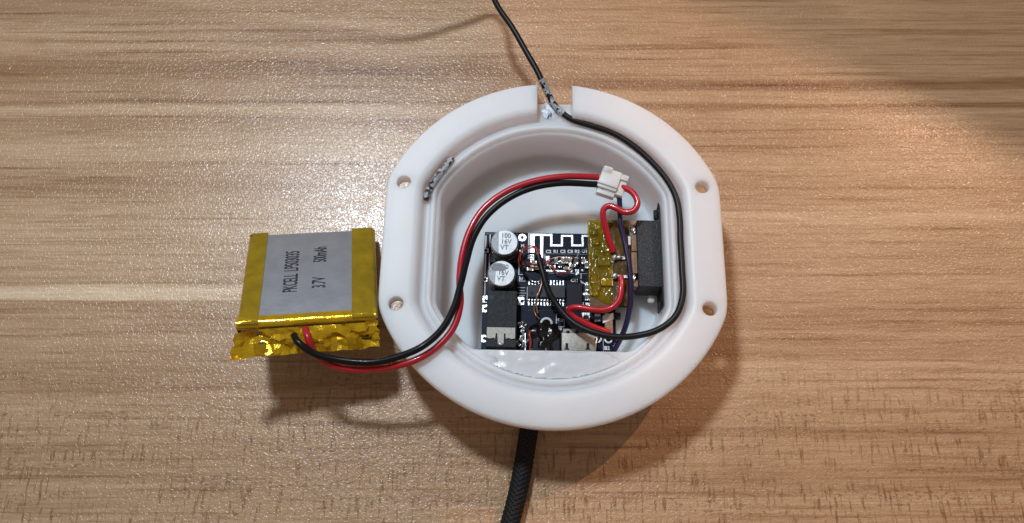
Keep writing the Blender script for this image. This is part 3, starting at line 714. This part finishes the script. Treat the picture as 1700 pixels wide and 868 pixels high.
# ------------------------------------------------------------------ charger board under yellow tape
TF = frame(P(976, 367, 7.8), R(-1.1)); TFi = TF.inverted()
mod = thing('taped_charger_board', 'small charger board under glossy yellow tape between circuit board and black switch', 'charger board', TF)
def tq(px, py, z=7.8): return TFi @ P(px, py, z)
a, b2 = tq(978, 369), tq(1047, 510)
m = MB(); m.span((a.x, a.y, -.9), (b2.x, b2.y, 0)); m.obj('board', M_['brownpcb'], mod)
m = MB(); m.span((a.x+.5, a.y-1, -3.2), (a.x+5, b2.y+5, -.92)); m.obj('foam_pad', M_['black'], mod)
comps = []
rs = random.Random(4)
for k in range(13):
    x = 1.0+rs.random()*5.0; y = -1.6-k*1.35; comps.append((x, y, .5+rs.random()*.9, .4+rs.random()*.5, .5+rs.random()*.8))
comps = [(x, y, w, h, z*.42) for x, y, w, h, z in comps]
comps += [(3.6, -10.2, 1.5, 1.3, .6), (4.2, -15.0, 1.6, 1.1, .55), (1.3, -14.6, .6, 1.2, .4)]
for i, (x, y, w, h, z) in enumerate(comps):
    MB().span((x-w*.8, y-h*.8, .02), (x+w*.8, y+h*.8, z), .05).obj('small_component', M_[('solder', 'chip', 'tin', 'brass')[i % 4]], mod)
flatr = [(1016, 393, 1036, 394.6), (1016, 402, 1036, 403.6), (1038, 392, 1042, 406), (1016, 438, 1017.4, 450), (1015, 378, 1016.2, 388)]
m = MB()
for x0, y0, x1, y1 in flatr:
    p0, p1 = tq(x0, y0), tq(x1, y1); m.span((p0.x, p0.y, .0), (p1.x, p1.y, .28))
m.obj('pale_trace', M_['white'], mod)
TW = tq(1046, 440).x; TH = 20.2; TM = tq(1016, 440).x
def tz(x, y):
    h = .0
    for cx, cy, w, hh, z in comps:
        dx, dy = max(0, abs(x-cx)-w*.8), max(0, abs(y-cy)-hh*.8); d = math.hypot(dx, dy)
        h = max(h, (z+.06)*math.exp(-(d/.35)**2))
    h += .18*abs(noise.noise((x*.9, y*.7, 2)))+.02*noise.noise((x*2.2, y*2.0, 6))
    return .18+h
def inside(u, v):
    x, y = u*TM, v*TH
    if y > TH-2.4: return x > (y-(TH-2.4))*1.7 - .2 + .5*noise.noise((y, 2, 2))
    return True
m = MB(); m.grid(80, 200, lambda u, v: Vector((u*TM-.1+.06*noise.noise((v*9, 0, 0)), .2-v*TH, tz(u*TM, -v*TH)-.3*max(0, .04-u)*25)), keep=inside)
m.obj('yellow_tape', M_['tapeclear'], mod, 70)
m = MB(); m.grid(20, 60, lambda u, v: Vector((TM+.02+u*(TW-TM), .25-v*(TH+.6), .34+.08*noise.noise((u*3, v*8, 3)))))
M_['tapedark'] = kapton_solid('olive_amber_tape', (.085, .048, .005), .22, (.8, .1), .1)
# the right strip is clear of parts: tape flat on the brown board
m.obj('flat_tape_strip', M_['tapedark'], mod, 70)
# solder joints and their terminals
for (x, y, mt, L) in ((1020, 427, 'solder', 16), (1021, 458, 'white', 17)):
    c = tq(x, y, 8.9); t_ = mod
    m = MB(); m.ball((c.x, c.y, 1.0), (.72, .78, .75), 0, 14, .25, 1.5, x); m.ball((c.x+1.0, c.y+.05, .85), (.9, .5, .5), 0, 12, .3, 2, y)
    m.obj('solder_joint', M_[mt] if mt == 'solder' else M_['tinwhite'] if 'tinwhite' in M_ else M_['solder'], mod, 60)
    m = MB(); m.span((c.x+.6, c.y-.36, .55), (c.x+3.6, c.y+.36, .85), .05); m.obj('terminal', M_['tin'], mod)

# ------------------------------------------------------------------ black switch box on the housing wall
zs = 11.0
SF = frame(P(1057, 365, zs), R(-1.0)); SFi = SF.inverted()
sw = thing('switch_box', 'black textured box switch with two metal ears against the right inner wall', 'switch', SF)
d = SFi @ P(1099.5, 476, zs)
m = MB(); m.span((0, 0, -7.0), (d.x, d.y, 0), .18, seg=2); m.obj('switch_case', M_['switch'], sw, 40)
xw = d.x
top, bot = SFi @ P(1099, 350, 10), SFi @ P(1102, 508, 10)
m = MB(); m.span((xw+.02, top.y, -7.4), (xw+.30, bot.y, -.25)); m.obj('mounting_plate', M_['black'], sw)
m = MB(); m.tube([Vector((xw-.2, top.y+.1, -2.2)), Vector((xw+.1, top.y+1.2, -1.6)), Vector((xw+.15, top.y+1.9, -1.0)), Vector((xw+.2, top.y+.6, -.6)), Vector((xw+.1, top.y-.6, -.8))], .22, 8); m.box((xw-.55, top.y-.9, -1.4), (1.0, 2.4, .9), 0, .2); m.obj('ear', M_['black'], sw, 50)
m = MB(); m.box((xw-.35, bot.y+.4, -2.2), (.9, 1.8, 1.0), 0, .2); m.obj('ear', M_['black'], sw, 50)
MB().box((xw-1.9, bot.y+2.6, -4.4), (1.6, 1.8, 1.0), 0, .3).obj('screw_boss', M_['nylon'], sw, 50)
for y0, y1, mt in ((389, 417, 'phenolic'), (418.4, 454, 'phenolic'), (366, 378, 'phenolic'), (465, 476, 'phenolic')):
    p0, p1 = SFi @ P(1048, y0, 9.8), SFi @ P(1056, y1, 9.8); m = MB(); m.span((p0.x, p0.y, -4), (-.03, p1.y, -1.1), .08); m.obj('terminal_board', M_[mt], sw)
for y in (382, 461):
    p0 = SFi @ P(1051, y, 10.2); MB().ball((p0.x+.1, p0.y, -1.0), (.6, .9, .6), 0, 12, .4, 2, y).obj('solder_joint', M_['solder'], sw, 50)
p0, p1 = SFi @ P(1043, 392, 9.6), SFi @ P(1047, 406, 9.6); m = MB(); m.span((p0.x, p0.y, -2.0), (p1.x, p1.y, -1.4)); m.obj('terminal', M_['white'], sw)

# ------------------------------------------------------------------ grey braided stub in the groove
M_['stub'] = plain('glued_grey_braid', (.13, .12, .125), .35, bump=(1.8, .25), var=.9, vscale=1.2)
M_['stubdark'] = plain('dark_braid', (.06, .055, .06), .4, bump=(2.5, .2), var=.6, vscale=1.2)
sp = [P(709, 330, 15.9), P(711, 318, 15.9), P(719, 303, 16.0), P(732, 285, 16.0), P(743, 272, 16.0), P(750, 264, 15.8)]
SM = frame(sp[2]); SMi = SM.inverted()
stub = thing('braid_stub', 'short frayed grey braided cord stub glued into the upper left groove', 'cord stub', SM)
def strand(k, off):
    def f(s, t, r): return r*(1+.25*noise.noise((s*1.2, math.cos(t)+k, math.sin(t))))
    L = smooth_path(sp, .3); out = []
    for i, p in enumerate(L):
        a = i*.55+off; out.append(p+Vector((math.cos(a)*.42, math.cos(a)*.34, math.sin(a)*.34)))
    return MB().tube(out, .44, 10, .3, rad=f)
for k in range(3): strand(k, k*2.09).obj('strand', M_[('stub', 'stubdark', 'stub')[k]] if 'stubdark' in M_ else M_['stub'], stub, 60, M=SMi)
def f2(s, t, r): return r*(1+.5*noise.noise((s*1.5, math.cos(t)*1.5, math.sin(t)*1.5)))
def patchy(v): return noise.noise(Vector(v)*1.15+Vector((3, 9, 1))) > -.02 and v[2] > sp[0].z
MB().tube([p+Vector((.05, -.05, .0)) for p in sp], .84, 26, .15, False, rad=lambda s, t, r: r*(1+.18*noise.noise((s*1.6, math.cos(t)*2, math.sin(t)*2))), keep=patchy).obj('glue_residue', M_['residue'], stub, 60, M=SMi)

# ------------------------------------------------------------------ braided cable below
br = [P(905, 600, 4.5), P(888, 660, 2.6), P(878, 715, 2.2), P(869, 770, 2.15), P(858, 825, 2.15), P(846, 872, 2.15), P(832, 930, 2.15), P(815, 1000, 2.15)]
def wv(s, t, r):
    a = math.sin(s*6.0+t*8)*.5+.5; b = math.sin(s*6.0-t*8)*.5+.5
    return r*(1+.075*(max(a, b)-.5)*2)
tag(MB().tube(br, 1.95, 64, .09, rad=wv).obj('braided_cable', M_['braid'], None, 80), 'thick black braided cable coming out from under the housing towards the viewer', 'cable')
